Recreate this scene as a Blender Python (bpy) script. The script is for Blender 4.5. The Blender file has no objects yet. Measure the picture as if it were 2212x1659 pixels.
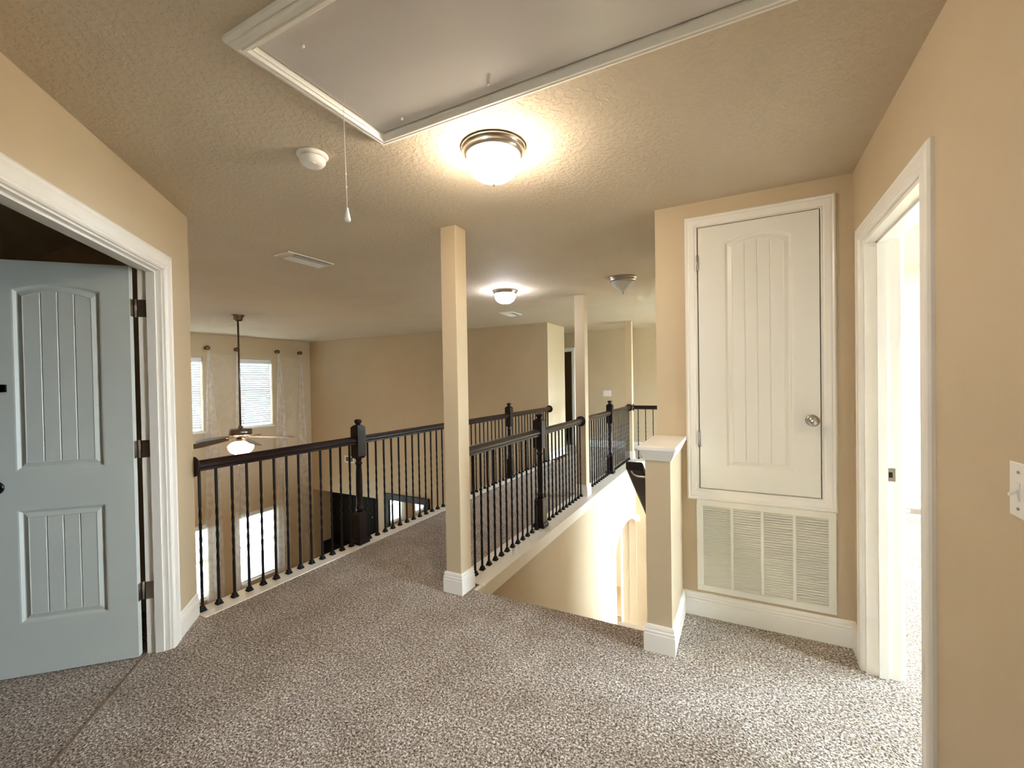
import bpy, math, random
from mathutils import Vector, Matrix
random.seed(7)
PI = math.pi
sc = bpy.context.scene
COL = sc.collection

# ------------------------------------------------------------------ camera
F_PX, YAW, PITCH, ROLL = 946.1, math.radians(-27.496), math.radians(-0.725), math.radians(-0.958)
CXP, CYP = 1107.2, 836.3
EYE = Vector((0, 0, 1.40))
cy_, sy_, cp_, sp_ = math.cos(YAW), math.sin(YAW), math.cos(PITCH), math.sin(PITCH)
fw = Vector((sy_*cp_, cy_*cp_, sp_)); rt0 = Vector((cy_, -sy_, 0)); up0 = rt0.cross(fw)
cr_, sr_ = math.cos(ROLL), math.sin(ROLL)
rt = rt0*cr_ + up0*sr_; up = up0*cr_ - rt0*sr_
cam_data = bpy.data.cameras.new('camera')
cam_data.sensor_width = 36.0
cam_data.lens = F_PX*36.0/2212
cam_data.shift_x = -(CXP-1106)/2212
cam_data.shift_y = (CYP-829.5)/2212
cam_data.clip_start = 0.02; cam_data.clip_end = 200
cam = bpy.data.objects.new('camera', cam_data); COL.objects.link(cam)
cam.matrix_world = Matrix(((rt.x, up.x, -fw.x, EYE.x), (rt.y, up.y, -fw.y, EYE.y), (rt.z, up.z, -fw.z, EYE.z), (0, 0, 0, 1)))
sc.camera = cam

# ------------------------------------------------------------------ view, world, daylight
sc.view_settings.view_transform = 'Standard'
sc.view_settings.look = 'None'
sc.view_settings.gamma = 1.0
sc.view_settings.use_curve_mapping = False
sc.view_settings.exposure = 1.76
sc.cycles.max_bounces = 10
sc.cycles.diffuse_bounces = 7
sc.cycles.glossy_bounces = 4
sc.cycles.transmission_bounces = 4
sc.cycles.transparent_max_bounces = 10
sc.cycles.sample_clamp_indirect = 8
sc.cycles.caustics_reflective = False
sc.cycles.caustics_refractive = False

SKY_SUN_SIDE, SKY_FAR_SIDE = 33.0, 3.6   # the world normal points back at the viewer
w = bpy.data.worlds.new('sky'); sc.world = w; w.use_nodes = True
wn = w.node_tree; bg = wn.nodes['Background']
# daylight sky: brighter on the sun's side (+X) than on the far side (-X)
wg = wn.nodes.new('ShaderNodeNewGeometry'); wsx = wn.nodes.new('ShaderNodeSeparateXYZ')
wn.links.new(wg.outputs['Normal'], wsx.inputs[0])
wm = wn.nodes.new('ShaderNodeMapRange'); wm.inputs[1].default_value = -0.6; wm.inputs[2].default_value = 0.6
wm.inputs[3].default_value = SKY_SUN_SIDE; wm.inputs[4].default_value = SKY_FAR_SIDE
wn.links.new(wsx.outputs[0], wm.inputs[0]); wn.links.new(wm.outputs[0], bg.inputs[1])
bg.inputs[0].default_value = (0.80, 0.90, 1.0, 1)

sun = bpy.data.lights.new('sun', 'SUN'); sun.energy = 7; sun.angle = math.radians(0.6); sun.color = (1, 0.98, 0.95)
so = bpy.data.objects.new('sun', sun); COL.objects.link(so)
so.location = (20, 8, 14)
so.rotation_euler = Vector((-1.0, -0.22, -0.64)).to_track_quat('-Z', 'Y').to_euler()

def portal(name, center, w_, h_, direction):
    l = bpy.data.lights.new(name, 'AREA'); l.shape = 'RECTANGLE'; l.size = w_; l.size_y = h_
    l.cycles.is_portal = True
    o = bpy.data.objects.new(name, l); COL.objects.link(o); o.location = center
    d = Vector(direction)
    o.rotation_euler = d.to_track_quat('-Z', 'Z').to_euler()
    return o

# ------------------------------------------------------------------ constants of the house
H = 2.43            # upper ceiling
ZL = -2.85          # lower floor
XL = -2.98          # left railing line
XR = -1.712         # right railing line
XW = -1.62          # stair side wall face
XG = -9.20          # great room window wall
YG = 7.12           # great room far wall
YE = 7.65           # end wall of stairwell
YB = 9.00           # back wall of upper corridor
K = 2.79            # closet wall
RX = 0.514          # right wall
S2 = math.sqrt(0.5)
SN = -1.0656        # offset of 45 degree wall
CXN, CYN = -2.963, 1.467
# ------------------------------------------------------------------ materials
def newmat(name):
    m = bpy.data.materials.new(name); m.use_nodes = True
    nt = m.node_tree; b = nt.nodes['Principled BSDF']
    return m, nt, b
def tex(nt, scale, detail=3, rough=0.55, kind='noise'):
    tc = nt.nodes.new('ShaderNodeTexCoord')
    if kind == 'noise':
        n = nt.nodes.new('ShaderNodeTexNoise'); n.inputs['Scale'].default_value = scale
        n.inputs['Detail'].default_value = detail; n.inputs['Roughness'].default_value = rough
    else:
        n = nt.nodes.new('ShaderNodeTexVoronoi'); n.inputs['Scale'].default_value = scale
    geo = nt.nodes.new('ShaderNodeNewGeometry')
    nt.links.new(geo.outputs['Position'], n.inputs['Vector'])
    return n
def ramp(nt, src, stops):
    r = nt.nodes.new('ShaderNodeValToRGB')
    cr = r.color_ramp
    while len(cr.elements) < len(stops): cr.elements.new(0.5)
    for e, (p, c) in zip(cr.elements, stops):
        e.position = p; e.color = (*c, 1)
    nt.links.new(src, r.inputs[0]); return r
def bump(nt, b, src, strength, dist):
    bp = nt.nodes.new('ShaderNodeBump'); bp.inputs['Strength'].default_value = strength
    bp.inputs['Distance'].default_value = dist
    nt.links.new(src, bp.inputs['Height']); nt.links.new(bp.outputs[0], b.inputs['Normal'])
def paint(name, col, rough=0.6, scale=60, bs=0.15, bd=0.002, var=0.04, spec=0.4):
    m, nt, b = newmat(name)
    n = tex(nt, scale, 4)
    lo = tuple(c*(1-var) for c in col); hi = tuple(min(1, c*(1+var)) for c in col)
    n2 = tex(nt, 2.2, 3)
    r = ramp(nt, n2.outputs[0], [(0.35, lo), (0.65, hi)])
    nt.links.new(r.outputs[0], b.inputs['Base Color'])
    b.inputs['Roughness'].default_value = rough
    b.inputs['Specular IOR Level'].default_value = spec
    if bs: bump(nt, b, n.outputs[0], bs, bd)
    return m
M = {}
WALLC = (0.585, 0.47, 0.315)
M['wall'] = paint('wall_paint', WALLC, 0.55, 90, 0.25, 0.002, 0.02)
M['wall_cream'] = paint('cream_wall_paint', (0.80, 0.74, 0.52), 0.6, 90, 0.2, 0.002, 0.02)
# knock-down textured ceiling
def ceiling_mat():
    m, nt, b = newmat('knockdown_ceiling')
    n = tex(nt, 42, 5, 0.55)
    r = ramp(nt, n.outputs[0], [(0.47, (0, 0, 0)), (0.56, (1, 1, 1))])
    n2 = tex(nt, 1.5, 2)
    c = ramp(nt, n2.outputs[0], [(0.3, (0.59, 0.505, 0.385)), (0.7, (0.63, 0.54, 0.415))])
    nt.links.new(c.outputs[0], b.inputs['Base Color'])
    b.inputs['Roughness'].default_value = 0.75
    b.inputs['Specular IOR Level'].default_value = 0.25
    bump(nt, b, r.outputs[0], 0.7, 0.0022)
    return m
M['ceiling'] = ceiling_mat()
M['trim'] = paint('white_trim_paint', (0.86, 0.83, 0.77), 0.32, 12, 0.05, 0.001, 0.02)
M['door'] = paint('door_paint', (0.80, 0.775, 0.71), 0.38, 160, 0.06, 0.0006, 0.015)
M['door_grey'] = paint('grey_door_paint', (0.62, 0.655, 0.62), 0.4, 160, 0.08, 0.0006, 0.02)
M['hatch'] = paint('hatch_gloss_paint', (0.62, 0.585, 0.56), 0.22, 170, 0.25, 0.001, 0.03, 0.9)
M['grille'] = paint('grille_enamel', (0.80, 0.775, 0.68), 0.4, 30, 0.0, 0.001, 0.05)
M['plastic'] = paint('white_plastic', (0.86, 0.84, 0.80), 0.35, 40, 0.0, 0.001, 0.01)
def wood(name, c1, c2, rough=0.25, stretch=(14, 14, 1.2)):
    m, nt, b = newmat(name)
    geo = nt.nodes.new('ShaderNodeNewGeometry')
    mp = nt.nodes.new('ShaderNodeMapping'); mp.inputs['Scale'].default_value = stretch
    nt.links.new(geo.outputs['Position'], mp.inputs[0])
    n = nt.nodes.new('ShaderNodeTexNoise'); n.inputs['Scale'].default_value = 5; n.inputs['Detail'].default_value = 5
    nt.links.new(mp.outputs[0], n.inputs['Vector'])
    r = ramp(nt, n.outputs[0], [(0.35, c1), (0.65, c2)])
    nt.links.new(r.outputs[0], b.inputs['Base Color'])
    b.inputs['Roughness'].default_value = rough
    b.inputs['Specular IOR Level'].default_value = 0.3
    bump(nt, b, n.outputs[0], 0.08, 0.001)
    return m
M['dark_wood'] = wood('espresso_wood', (0.008, 0.003, 0.002), (0.022, 0.008, 0.006), 0.3, (30, 1.5, 30))
M['newel_wood'] = wood('espresso_newel_wood', (0.006, 0.003, 0.002), (0.015, 0.006, 0.005), 0.38, (30, 30, 1.5))
M['blade_wood'] = wood('walnut_blade', (0.10, 0.055, 0.03), (0.17, 0.10, 0.06), 0.35, (8, 8, 8))
M['iron'] = paint('black_iron', (0.006, 0.005, 0.005), 0.5, 80, 0.05, 0.0005, 0.1, 0.25)
M['dark_cab'] = wood('black_stained_wood', (0.002, 0.002, 0.002), (0.005, 0.004, 0.004), 0.7, (20, 20, 1.5))
def metal(name, col, rough):
    m, nt, b = newmat(name)
    n = tex(nt, 220, 2)
    r = ramp(nt, n.outputs[0], [(0.3, tuple(c*0.9 for c in col)), (0.7, col)])
    nt.links.new(r.outputs[0], b.inputs['Base Color'])
    b.inputs['Metallic'].default_value = 1; b.inputs['Roughness'].default_value = rough
    return m
M['nickel'] = metal('brushed_nickel', (0.50, 0.45, 0.40), 0.28)
M['fan_metal'] = metal('dark_brushed_nickel', (0.28, 0.24, 0.21), 0.25)
M['bronze'] = metal('aged_bronze', (0.20, 0.15, 0.11), 0.35)
M['black_metal'] = metal('black_metal', (0.03, 0.03, 0.035), 0.25)
def carpet_mat():
    m, nt, b = newmat('tweed_carpet')
    geo = nt.nodes.new('ShaderNodeNewGeometry')
    n = nt.nodes.new('ShaderNodeTexNoise'); n.inputs['Scale'].default_value = 112
    n.inputs['Detail'].default_value = 2.5; n.inputs['Roughness'].default_value = 0.6
    n.inputs['Distortion'].default_value = 0.55
    nt.links.new(geo.outputs['Position'], n.inputs['Vector'])
    n2 = nt.nodes.new('ShaderNodeTexNoise'); n2.inputs['Scale'].default_value = 4.5; n2.inputs['Detail'].default_value = 5
    nt.links.new(geo.outputs['Position'], n2.inputs['Vector'])
    r = ramp(nt, n.outputs[0], [(0.34, (0.07, 0.050, 0.037)), (0.44, (0.27, 0.215, 0.17)), (0.53, (0.47, 0.40, 0.34)), (0.63, (0.92, 0.87, 0.81))])
    mx = nt.nodes.new('ShaderNodeMix'); mx.data_type = 'RGBA'; mx.blend_type = 'MULTIPLY'; mx.inputs[0].default_value = 1.0
    r2 = ramp(nt, n2.outputs[0], [(0.3, (0.76, 0.73, 0.70)), (0.7, (1, 1, 1))])
    nt.links.new(r.outputs[0], mx.inputs[6]); nt.links.new(r2.outputs[0], mx.inputs[7])
    nt.links.new(mx.outputs[2], b.inputs['Base Color'])
    b.inputs['Roughness'].default_value = 0.95
    b.inputs['Specular IOR Level'].default_value = 0.05
    b.inputs['Sheen Weight'].default_value = 0.15
    bump(nt, b, n.outputs[0], 0.9, 0.012)
    return m
M['carpet'] = carpet_mat()
M['seam'] = paint('dark_carpet_edge', (0.20, 0.15, 0.115), 0.9, 200, 0.4, 0.004, 0.2)
def glass_thin():
    m, nt, b = newmat('window_glass')
    out = nt.nodes['Material Output']
    t = nt.nodes.new('ShaderNodeBsdfTransparent'); g = nt.nodes.new('ShaderNodeBsdfGlossy'); g.inputs['Roughness'].default_value = 0.02
    t.inputs[0].default_value = (0.93, 0.97, 0.98, 1)
    mx = nt.nodes.new('ShaderNodeMixShader'); mx.inputs[0].default_value = 0.06
    nt.links.new(t.outputs[0], mx.inputs[1]); nt.links.new(g.outputs[0], mx.inputs[2]); nt.links.new(mx.outputs[0], out.inputs[0])
    return m
M['glass'] = glass_thin()
def sheer(lo, hi):
    m, nt, b = newmat('sheer_voile')
    out = nt.nodes['Material Output']
    t = nt.nodes.new('ShaderNodeBsdfTransparent')
    d = nt.nodes.new('ShaderNodeBsdfDiffuse'); d.inputs[0].default_value = (0.90, 0.87, 0.83, 1)
    tl = nt.nodes.new('ShaderNodeBsdfTranslucent'); tl.inputs[0].default_value = (0.9, 0.89, 0.87, 1)
    a = nt.nodes.new('ShaderNodeMixShader'); a.inputs[0].default_value = 0.45
    nt.links.new(d.outputs[0], a.inputs[1]); nt.links.new(tl.outputs[0], a.inputs[2])
    mx = nt.nodes.new('ShaderNodeMixShader')
    n = tex(nt, 9, 3); r = ramp(nt, n.outputs[0], [(0.3, (lo, lo, lo)), (0.7, (hi, hi, hi))])
    nt.links.new(r.outputs[0], mx.inputs[0])
    nt.links.new(t.outputs[0], mx.inputs[1]); nt.links.new(a.outputs[0], mx.inputs[2]); nt.links.new(mx.outputs[0], out.inputs[0])
    return m
M['sheer'] = sheer(0.34, 0.48); M['sheer_thin'] = sheer(0.10, 0.20)
def blindm():
    m, nt, b = newmat('blind_slat_white')
    out = nt.nodes['Material Output']
    n = tex(nt, 30, 2); r = ramp(nt, n.outputs[0], [(0.3, (0.80, 0.82, 0.85)), (0.7, (0.85, 0.86, 0.88))])
    nt.links.new(r.outputs[0], b.inputs['Base Color']); b.inputs['Roughness'].default_value = 0.45
    tl = nt.nodes.new('ShaderNodeBsdfTranslucent'); nt.links.new(r.outputs[0], tl.inputs[0])
    mx = nt.nodes.new('ShaderNodeMixShader'); mx.inputs[0].default_value = 0.04
    nt.links.new(b.outputs[0], mx.inputs[1]); nt.links.new(tl.outputs[0], mx.inputs[2]); nt.links.new(mx.outputs[0], out.inputs[0])
    return m
M['blind'] = blindm()
def lampglass(name, col, strength, base=(0.85, 0.85, 0.82)):
    m, nt, b = newmat(name)
    n = tex(nt, 18, 3); r = ramp(nt, n.outputs[0], [(0.3, tuple(c*0.92 for c in base)), (0.7, base)])
    nt.links.new(r.outputs[0], b.inputs['Base Color'])
    b.inputs['Roughness'].default_value = 0.35
    b.inputs['Emission Color'].default_value = (*col, 1); b.inputs['Emission Strength'].default_value = strength
    return m
M['lamp_warm'] = lampglass('lit_warm_glass', (1.0, 0.83, 0.65), 30)
M['lamp_cool'] = lampglass('lit_cool_glass', (0.88, 0.90, 1.0), 26)
M['lamp_off'] = lampglass('frosted_glass', (0, 0, 0), 0, (0.55, 0.55, 0.52))
M['lamp_fan'] = lampglass('lit_fan_glass', (1.0, 0.70, 0.42), 22)
def mirror():
    m, nt, b = newmat('mirror_glass')
    n = tex(nt, 3, 2); r = ramp(nt, n.outputs[0], [(0.3, (0.86, 0.88, 0.88)), (0.7, (0.9, 0.91, 0.91))])
    nt.links.new(r.outputs[0], b.inputs['Base Color'])
    b.inputs['Metallic'].default_value = 1; b.inputs['Roughness'].default_value = 0.015
    return m
M['mirror'] = mirror()
M['tile'] = paint('floor_tile', (0.42, 0.34, 0.25), 0.4, 6, 0.02, 0.002, 0.1)
M['lawn'] = paint('lawn', (0.33, 0.35, 0.31), 0.9, 5, 0.3, 0.02, 0.3)
M['dark_gap'] = paint('shadow_gap', (0.02, 0.017, 0.015), 0.9, 50, 0, 0.001, 0.05)
M['filter'] = paint('grey_air_filter', (0.13, 0.115, 0.095), 0.9, 60, 0.3, 0.003, 0.2)  # dark backing tone between the grille slats and in the wall vent

# ------------------------------------------------------------------ mesh helpers
class MB:
    def __init__(s): s.v = []; s.f = []; s.sm = []
    def add(s, vs, fs, smooth=False):
        n = len(s.v); s.v += [tuple(v) for v in vs]; s.f += [tuple(i+n for i in f) for f in fs]; s.sm += [smooth]*len(fs); return s
    def box(s, x0, x1, y0, y1, z0, z1):
        vs = [(x, y, z) for z in (z0, z1) for y in (y0, y1) for x in (x0, x1)]
        return s.add(vs, [(0, 2, 3, 1), (4, 5, 7, 6), (0, 1, 5, 4), (2, 6, 7, 3), (0, 4, 6, 2), (1, 3, 7, 5)])
    def loft(s, rings, closed=True, caps=True, smooth=False):
        n = len(rings[0]); vs = [p for r in rings for p in r]; fs = []
        for i in range(len(rings)-1):
            for j in range(n if closed else n-1):
                k = (j+1) % n
                fs.append((i*n+j, i*n+k, (i+1)*n+k, (i+1)*n+j))
        s.add(vs, fs, smooth)
        if caps and closed:
            s.add(rings[0], [tuple(reversed(range(n)))]); s.add(rings[-1], [tuple(range(n))])
        return s
    def lathe(s, c, prof, n=32, smooth=True, axis='z'):
        rings = []
        for (r, z) in prof:
            ring = []
            for k in range(n):
                a = 2*PI*k/n
                p = (r*math.cos(a), r*math.sin(a), z)
                if axis == 'x': p = (z, r*math.cos(a), r*math.sin(a))
                if axis == 'y': p = (r*math.sin(a), z, r*math.cos(a))
                ring.append((c[0]+p[0], c[1]+p[1], c[2]+p[2]))
            rings.append(ring)
        return s.loft(rings, True, True, smooth)
    def tube(s, pts, r, n=10, smooth=True):
        rings = []
        pts = [Vector(p) for p in pts]
        for i, p in enumerate(pts):
            d = (pts[min(i+1, len(pts)-1)]-pts[max(i-1, 0)]).normalized()
            a = d.cross(Vector((0, 0, 1)));
            if a.length < 1e-3: a = d.cross(Vector((1, 0, 0)))
            a.normalize(); b = d.cross(a)
            rr = r[i] if isinstance(r, (list, tuple)) else r
            rings.append([tuple(p+a*rr*math.cos(2*PI*k/n)+b*rr*math.sin(2*PI*k/n)) for k in range(n)])
        return s.loft(rings, True, True, smooth)
    def prism(s, poly, fn0, fn1):
        """poly of 2D points mapped by fn0/fn1 to 3D: two caps and sides"""
        n = len(poly)
        s.add([fn0(*p) for p in poly], [tuple(range(n))]); s.add([fn1(*p) for p in poly], [tuple(reversed(range(n)))])
        vs = [fn0(*p) for p in poly]+[fn1(*p) for p in poly]
        return s.add(vs, [(i, n+i, n+(i+1) % n, (i+1) % n) for i in range(n)])
    def xf(s, fn): s.v = [tuple(fn(*v)) for v in s.v]; return s
    def ext(s, o): n = len(s.v); s.v += o.v; s.f += [tuple(i+n for i in f) for f in o.f]; s.sm += o.sm; return s

WL = {}
def setp(o, label=None, cat=None, group=None, kind=None):
    if label: o['label'] = label
    if cat: o['category'] = cat
    if group: o['group'] = group
    if kind: o['kind'] = kind
    return o
def obj(name, mb, mat, parent=None, label=None, cat=None, group=None, kind=None, bevel=0, recalc=True):
    v = mb.v
    xs, ys, zs = [p[0] for p in v], [p[1] for p in v], [p[2] for p in v]
    o0 = Vector(((min(xs)+max(xs))/2, (min(ys)+max(ys))/2, min(zs)))
    me = bpy.data.meshes.new(name)
    me.from_pydata([(p[0]-o0.x, p[1]-o0.y, p[2]-o0.z) for p in v], [], mb.f)
    for p, sm in zip(me.polygons, mb.sm): p.use_smooth = sm
    me.validate(clean_customdata=False)
    if recalc:
        import bmesh
        bm = bmesh.new(); bm.from_mesh(me)
        bmesh.ops.remove_doubles(bm, verts=bm.verts, dist=1e-5)
        bmesh.ops.recalc_face_normals(bm, faces=bm.faces)
        bm.to_mesh(me); bm.free()
    me.materials.append(M[mat])
    o = bpy.data.objects.new(name, me); COL.objects.link(o)
    o.location = o0 - (WL[parent] if parent else Vector((0, 0, 0)))
    WL[o] = o0
    if parent: o.parent = parent
    if bevel:
        b = o.modifiers.new('bevel', 'BEVEL'); b.width = bevel; b.segments = 2; b.limit_method = 'ANGLE'; b.angle_limit = 0.7
        b.harden_normals = False
    return setp(o, label, cat, group, kind)
def empty(name, loc, label=None, cat=None, group=None, kind=None):
    o = bpy.data.objects.new(name, None); COL.objects.link(o); o.location = loc; WL[o] = Vector(loc); o.empty_display_size = 0.1
    return setp(o, label, cat, group, kind)
def dup(root, loc, label=None, group=None, parent=None):
    def cp(o, par):
        c = o.copy(); COL.objects.link(c); c.parent = par
        WL[c] = (WL[par] if par else Vector((0, 0, 0))) + c.location
        for ch in [q for q in kids.get(o, [])]: cp(ch, c)
        return c
    kids = {}
    for q in list(bpy.data.objects):
        if q.parent: kids.setdefault(q.parent, []).append(q)
    r = root.copy(); COL.objects.link(r); r.parent = parent
    r.location = Vector(loc) - (WL[parent] if parent else Vector((0, 0, 0))); WL[r] = Vector(loc)
    for ch in kids.get(root, []): cp(ch, r)
    if label: r['label'] = label
    if group: r['group'] = group
    return r
def struct(name, mb, mat, parent=None, bevel=0): return obj(name, mb, mat, parent, kind=None if parent else 'structure', bevel=bevel)

def wall_panel(u0, u1, z0, z1, holes):
    """rectangles covering [u0,u1]x[z0,z1] minus holes (list of (a,b,c,d))"""
    us = sorted({u0, u1, *[h[0] for h in holes], *[h[1] for h in holes]})
    zs = sorted({z0, z1, *[h[2] for h in holes], *[h[3] for h in holes]})
    out = []
    for a, b in zip(us, us[1:]):
        for c, d in zip(zs, zs[1:]):
            m_ = ((a+b)/2, (c+d)/2)
            if not any(h[0] < m_[0] < h[1] and h[2] < m_[1] < h[3] for h in holes): out.append((a, b, c, d))
    return out
def wallX(mb, x0, x1, y0, y1, z0, z1, holes=()):
    for a, b, c, d in wall_panel(y0, y1, z0, z1, holes): mb.box(x0, x1, a, b, c, d)
    return mb
def wallY(mb, y0, y1, x0, x1, z0, z1, holes=()):
    for a, b, c, d in wall_panel(x0, x1, z0, z1, holes): mb.box(a, b, y0, y1, c, d)
    return mb
# 45-degree wall frame: t along the wall (towards the corner negative), n towards the hall
def D(t, n, z): return Vector(((t+SN+n)*S2, (-t+SN+n)*S2, z))

# ------------------------------------------------------------------ floors and ceiling
T0 = (CXN-CYN)*S2      # t of the corner
tC = -1.20             # t where the 45 wall ends
pC = D(tC, 0, 0)
# upper carpet floor (landing polygon + bridge + corridor)
fl = MB()
def slab(poly, z0, z1): fl.prism(poly, lambda x, y: (x, y, z0), lambda x, y: (x, y, z1))
slab([(-1.62, 2.46), (-1.82, 2.46), (-1.82, 1.46), (-1.5, 0.0), (RX+.1, -3.0), (RX+.1, 2.46)], -0.30, 0.0)
slab([(-1.82, 1.46), (-1.82, 2.46), (-2.885, 2.46), (-2.885, 1.47), (-2.95, 1.40), (-6.0, 1.40), (-6.0, -3.0), (RX+.1, -3.0), (-1.5, 0)], -0.30, 0.0)
slab([(-0.33, 2.46), (RX+.1, 2.46), (RX+.1, K+.05), (-0.33, K+.05)], -0.30, 0.0)
slab([(-1.82, 2.46), (-1.82, 7.90), (-2.885, 7.90), (-2.885, 2.46)], -0.30, 0.0)
slab([(-5.2, 7.90), (2.9, 7.90), (2.9, 11.0), (-5.2, 11.0)], -0.30, 0.0)
slab([(RX+.1, -3.0), (4.2, -3.0), (4.2, 5.7), (RX+.1, 5.7)], -0.30, 0.0)
floor = struct('floor', fl, 'carpet')
# structure under the curbs so the bridge is solid
struct('trim_1', MB().box(-3.0, -2.885, 1.40, YG, -0.30, -0.005), 'wall')
struct('floor_lower', MB().box(-9.5, 4.3, -3.2, 11.2, ZL-0.1, ZL), 'tile')
struct('ceiling', MB().box(-9.5, 4.4, -3.2, 11.2, H, H+0.15), 'ceiling')
# seam in the carpet across the double doorway
sm_ = MB()
for (a, b_) in ((-2.77, -1.555),):
    sm_.prism([(a, -0.115), (b_, -0.115), (b_, -0.104), (a, -0.104)], lambda t, n: D(t, n, -0.002), lambda t, n: D(t, n, 0.0025))
struct('trim_2', sm_, 'seam')

# ------------------------------------------------------------------ walls
# great room
WIN = [  # y0,y1,z0,z1
    (4.00, 4.74, 0.53, 1.97), (5.43, 6.15, 0.53, 1.97),
    (3.98, 4.76, -2.70, -1.26), (5.37, 6.17, -2.70, -1.26),
    (2.57, 3.31, 0.53, 1.97), (2.55, 3.35, -2.70, -1.26)]
struct('wall_left', wallX(MB(), XG-.16, XG, 1.2, 8.6, ZL, H, [(a, b, c, d) for a, b, c, d in WIN]), 'wall')
OPN = (-9.19, -7.08, ZL, -1.12)
struct('wall_far', wallY(MB(), YG, YG+.13, XG, -3.0, ZL, H, [OPN]), 'wall')
struct('wall_near_great_room', MB().box(XG, -2.97, 1.34, CYN, ZL, H).xf(lambda x, y, z: (x, y, z)), 'wall')
struct('wall_under_bridge', MB().box(-3.0, -2.9, CYN, YE, ZL, -0.305), 'wall')
# jog beside the corridor
struct('wall_jog', MB().box(-3.13, -3.0, YG+.131, 7.829, 0, H), 'wall')
struct('wall_hall', MB().box(-5.199, -3.0, 7.83, 7.95, 0, H), 'wall')
struct('wall_hall_end', MB().box(-5.3, -5.2, 7.83, 11.0, 0, H), 'wall')
# back wall with the dark doorway
DB = (-4.02, -3.225, 0, 2.045)
struct('wall_back', wallY(MB(), YB, YB+.12, -5.2, 2.9, 0, H, [DB]), 'wall')
struct('wall_dark_room', MB().box(-5.2, -2.0, 10.9, 11.0, 0, H).box(-2.1, -2.0, YB+.12, 10.9, 0, H), 'wall')
# room beyond the lower opening
struct('wall_lower_room', MB().box(-9.2, -3.0, 8.9, 9.0, ZL, -0.305).box(-6.9, -6.8, YG+.13, 8.9, ZL, -0.305), 'wall')
struct('ceiling_lower', MB().box(-9.2, -3.14, YG+.13, 9.0, -0.30, -0.22), 'ceiling')
# 45 degree wall with the double door opening
TO0, TO1, ZO = -2.788, -1.535, 2.035
WT = -0.102        # room side of the angled wall
wd = MB()
for a, b_, c, d in wall_panel(T0, tC, 0, H, [(TO0, TO1, 0, ZO)]):
    wd.prism([(a, 0), (b_, 0), (b_, WT), (a, WT)], lambda t, n: D(t, n, c), lambda t, n: D(t, n, d))
struct('wall_angled', wd, 'wall')
struct('wall_side_near', MB().box(pC.x-.12, pC.x, -3.0, pC.y, 0, H), 'wall')
FILL_WIN = (-1.15, -0.55, 1.2, 2.0)  # opening added out of view to light the landing from behind
struct('wall_behind', wallY(MB(), -3.15, -3.0, -6.0, 4.3, 0, H, [FILL_WIN]), 'wall')
struct('wall_dark_side', MB().box(-6.1, -6.0, -3.0, 1.34, -0.3, H), 'wall')
# closet block and half wall
struct('wall_closet', MB().box(-0.455, 0.45, K, 4.2, ZL, H).box(0.45, RX, K, K+.1, ZL, H), 'wall')
struct('wall_stair_near', MB().box(-1.62, RX+.1, 2.2, 2.30, ZL, -0.305), 'wall')
# right wall with bedroom doorway
RO = (1.80, 2.585, 0, 2.035)
struct('wall_right', wallX(MB(), RX, RX+.13, -3.0, 5.77, 0, H, [RO]), 'wall')
struct('wall_foyer_side', MB().box(RX, RX+.13, K+.1, 5.77, ZL, -0.305), 'wall')
# bedroom
BW = [(1.3, 2.2, 0.6, 2.1), (3.1, 4.9, 0.45, 2.15)]
struct('wall_bedroom_far', MB().box(RX+.13, 4.3, 5.65, 5.77, 0, H), 'wall_cream')
struct('wall_bedroom_window', wallX(MB(), 4.2, 4.35, -3.0, 5.77, 0, H, BW), 'wall_cream')
# foyer
FW = [(5.95, 7.55, -1.0, 1.25), (6.60, 7.05, 1.44, 2.0), (8.02, 8.88, 0.35, 1.6)]
struct('wall_foyer_window', wallX(MB(), 2.8, 2.95, 5.77, 11.0, ZL, H, FW), 'wall')
struct('wall_foyer_near', MB().box(RX+.13, 2.8, 5.77, 5.87, ZL, H), 'wall')
# stair side wall with arch (profile in Y/Z, extruded in X)
def arch_wall():
    mb = MB(); y0, y1, zs, rise = 6.28, 7.638, -1.14, 0.275
    x0, x1 = XW-.12, XW
    mb.box(x0, x1, 2.30, y0, ZL, -0.02); mb.box(x0, x1, y1, YE, ZL, -0.02)
    N = 24; yc, hw = (y0+y1)/2, (y1-y0)/2
    pts = []
    for i in range(N+1):
        a = PI - PI*i/N
        pts.append((yc+hw*math.cos(a), zs+rise*math.sin(a)))
    for (ya, za), (yb, zb) in zip(pts, pts[1:]):
        mb.prism([(ya, za), (yb, zb), (yb, -0.02), (ya, -0.02)], lambda y, z: (x0, y, z), lambda y, z: (x1, y, z))
    return mb
struct('wall_stair', arch_wall(), 'wall')
EDR = (-2.80, -1.895, ZL, -0.80)
struct('wall_stair_end', wallY(MB(), YE, YE+.12, -3.0, 2.8, ZL, -0.30, [EDR]).box(-3.0, -1.5, YE+.12, 9, ZL, ZL+.01), 'wall')
struct('wall_lower_hall', MB().box(-3.0, -1.0, 8.9, 9.0, ZL, -0.305), 'wall')
# stairs
st = MB()
for k in range(14):
    st.box(-1.618, -0.456, 2.46+.26*k, 2.46+.26*(k+1)+.02, ZL, -0.19*(k+1))
struct('floor_stairs', st, 'carpet')
struct('trim_3', MB().box(-1.618, -0.456, 2.31, 2.475, -0.19, -0.001), 'carpet')

# outside
struct('ground', MB().box(-60, 60, -60, 60, -3.35, -3.25), 'lawn')

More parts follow.
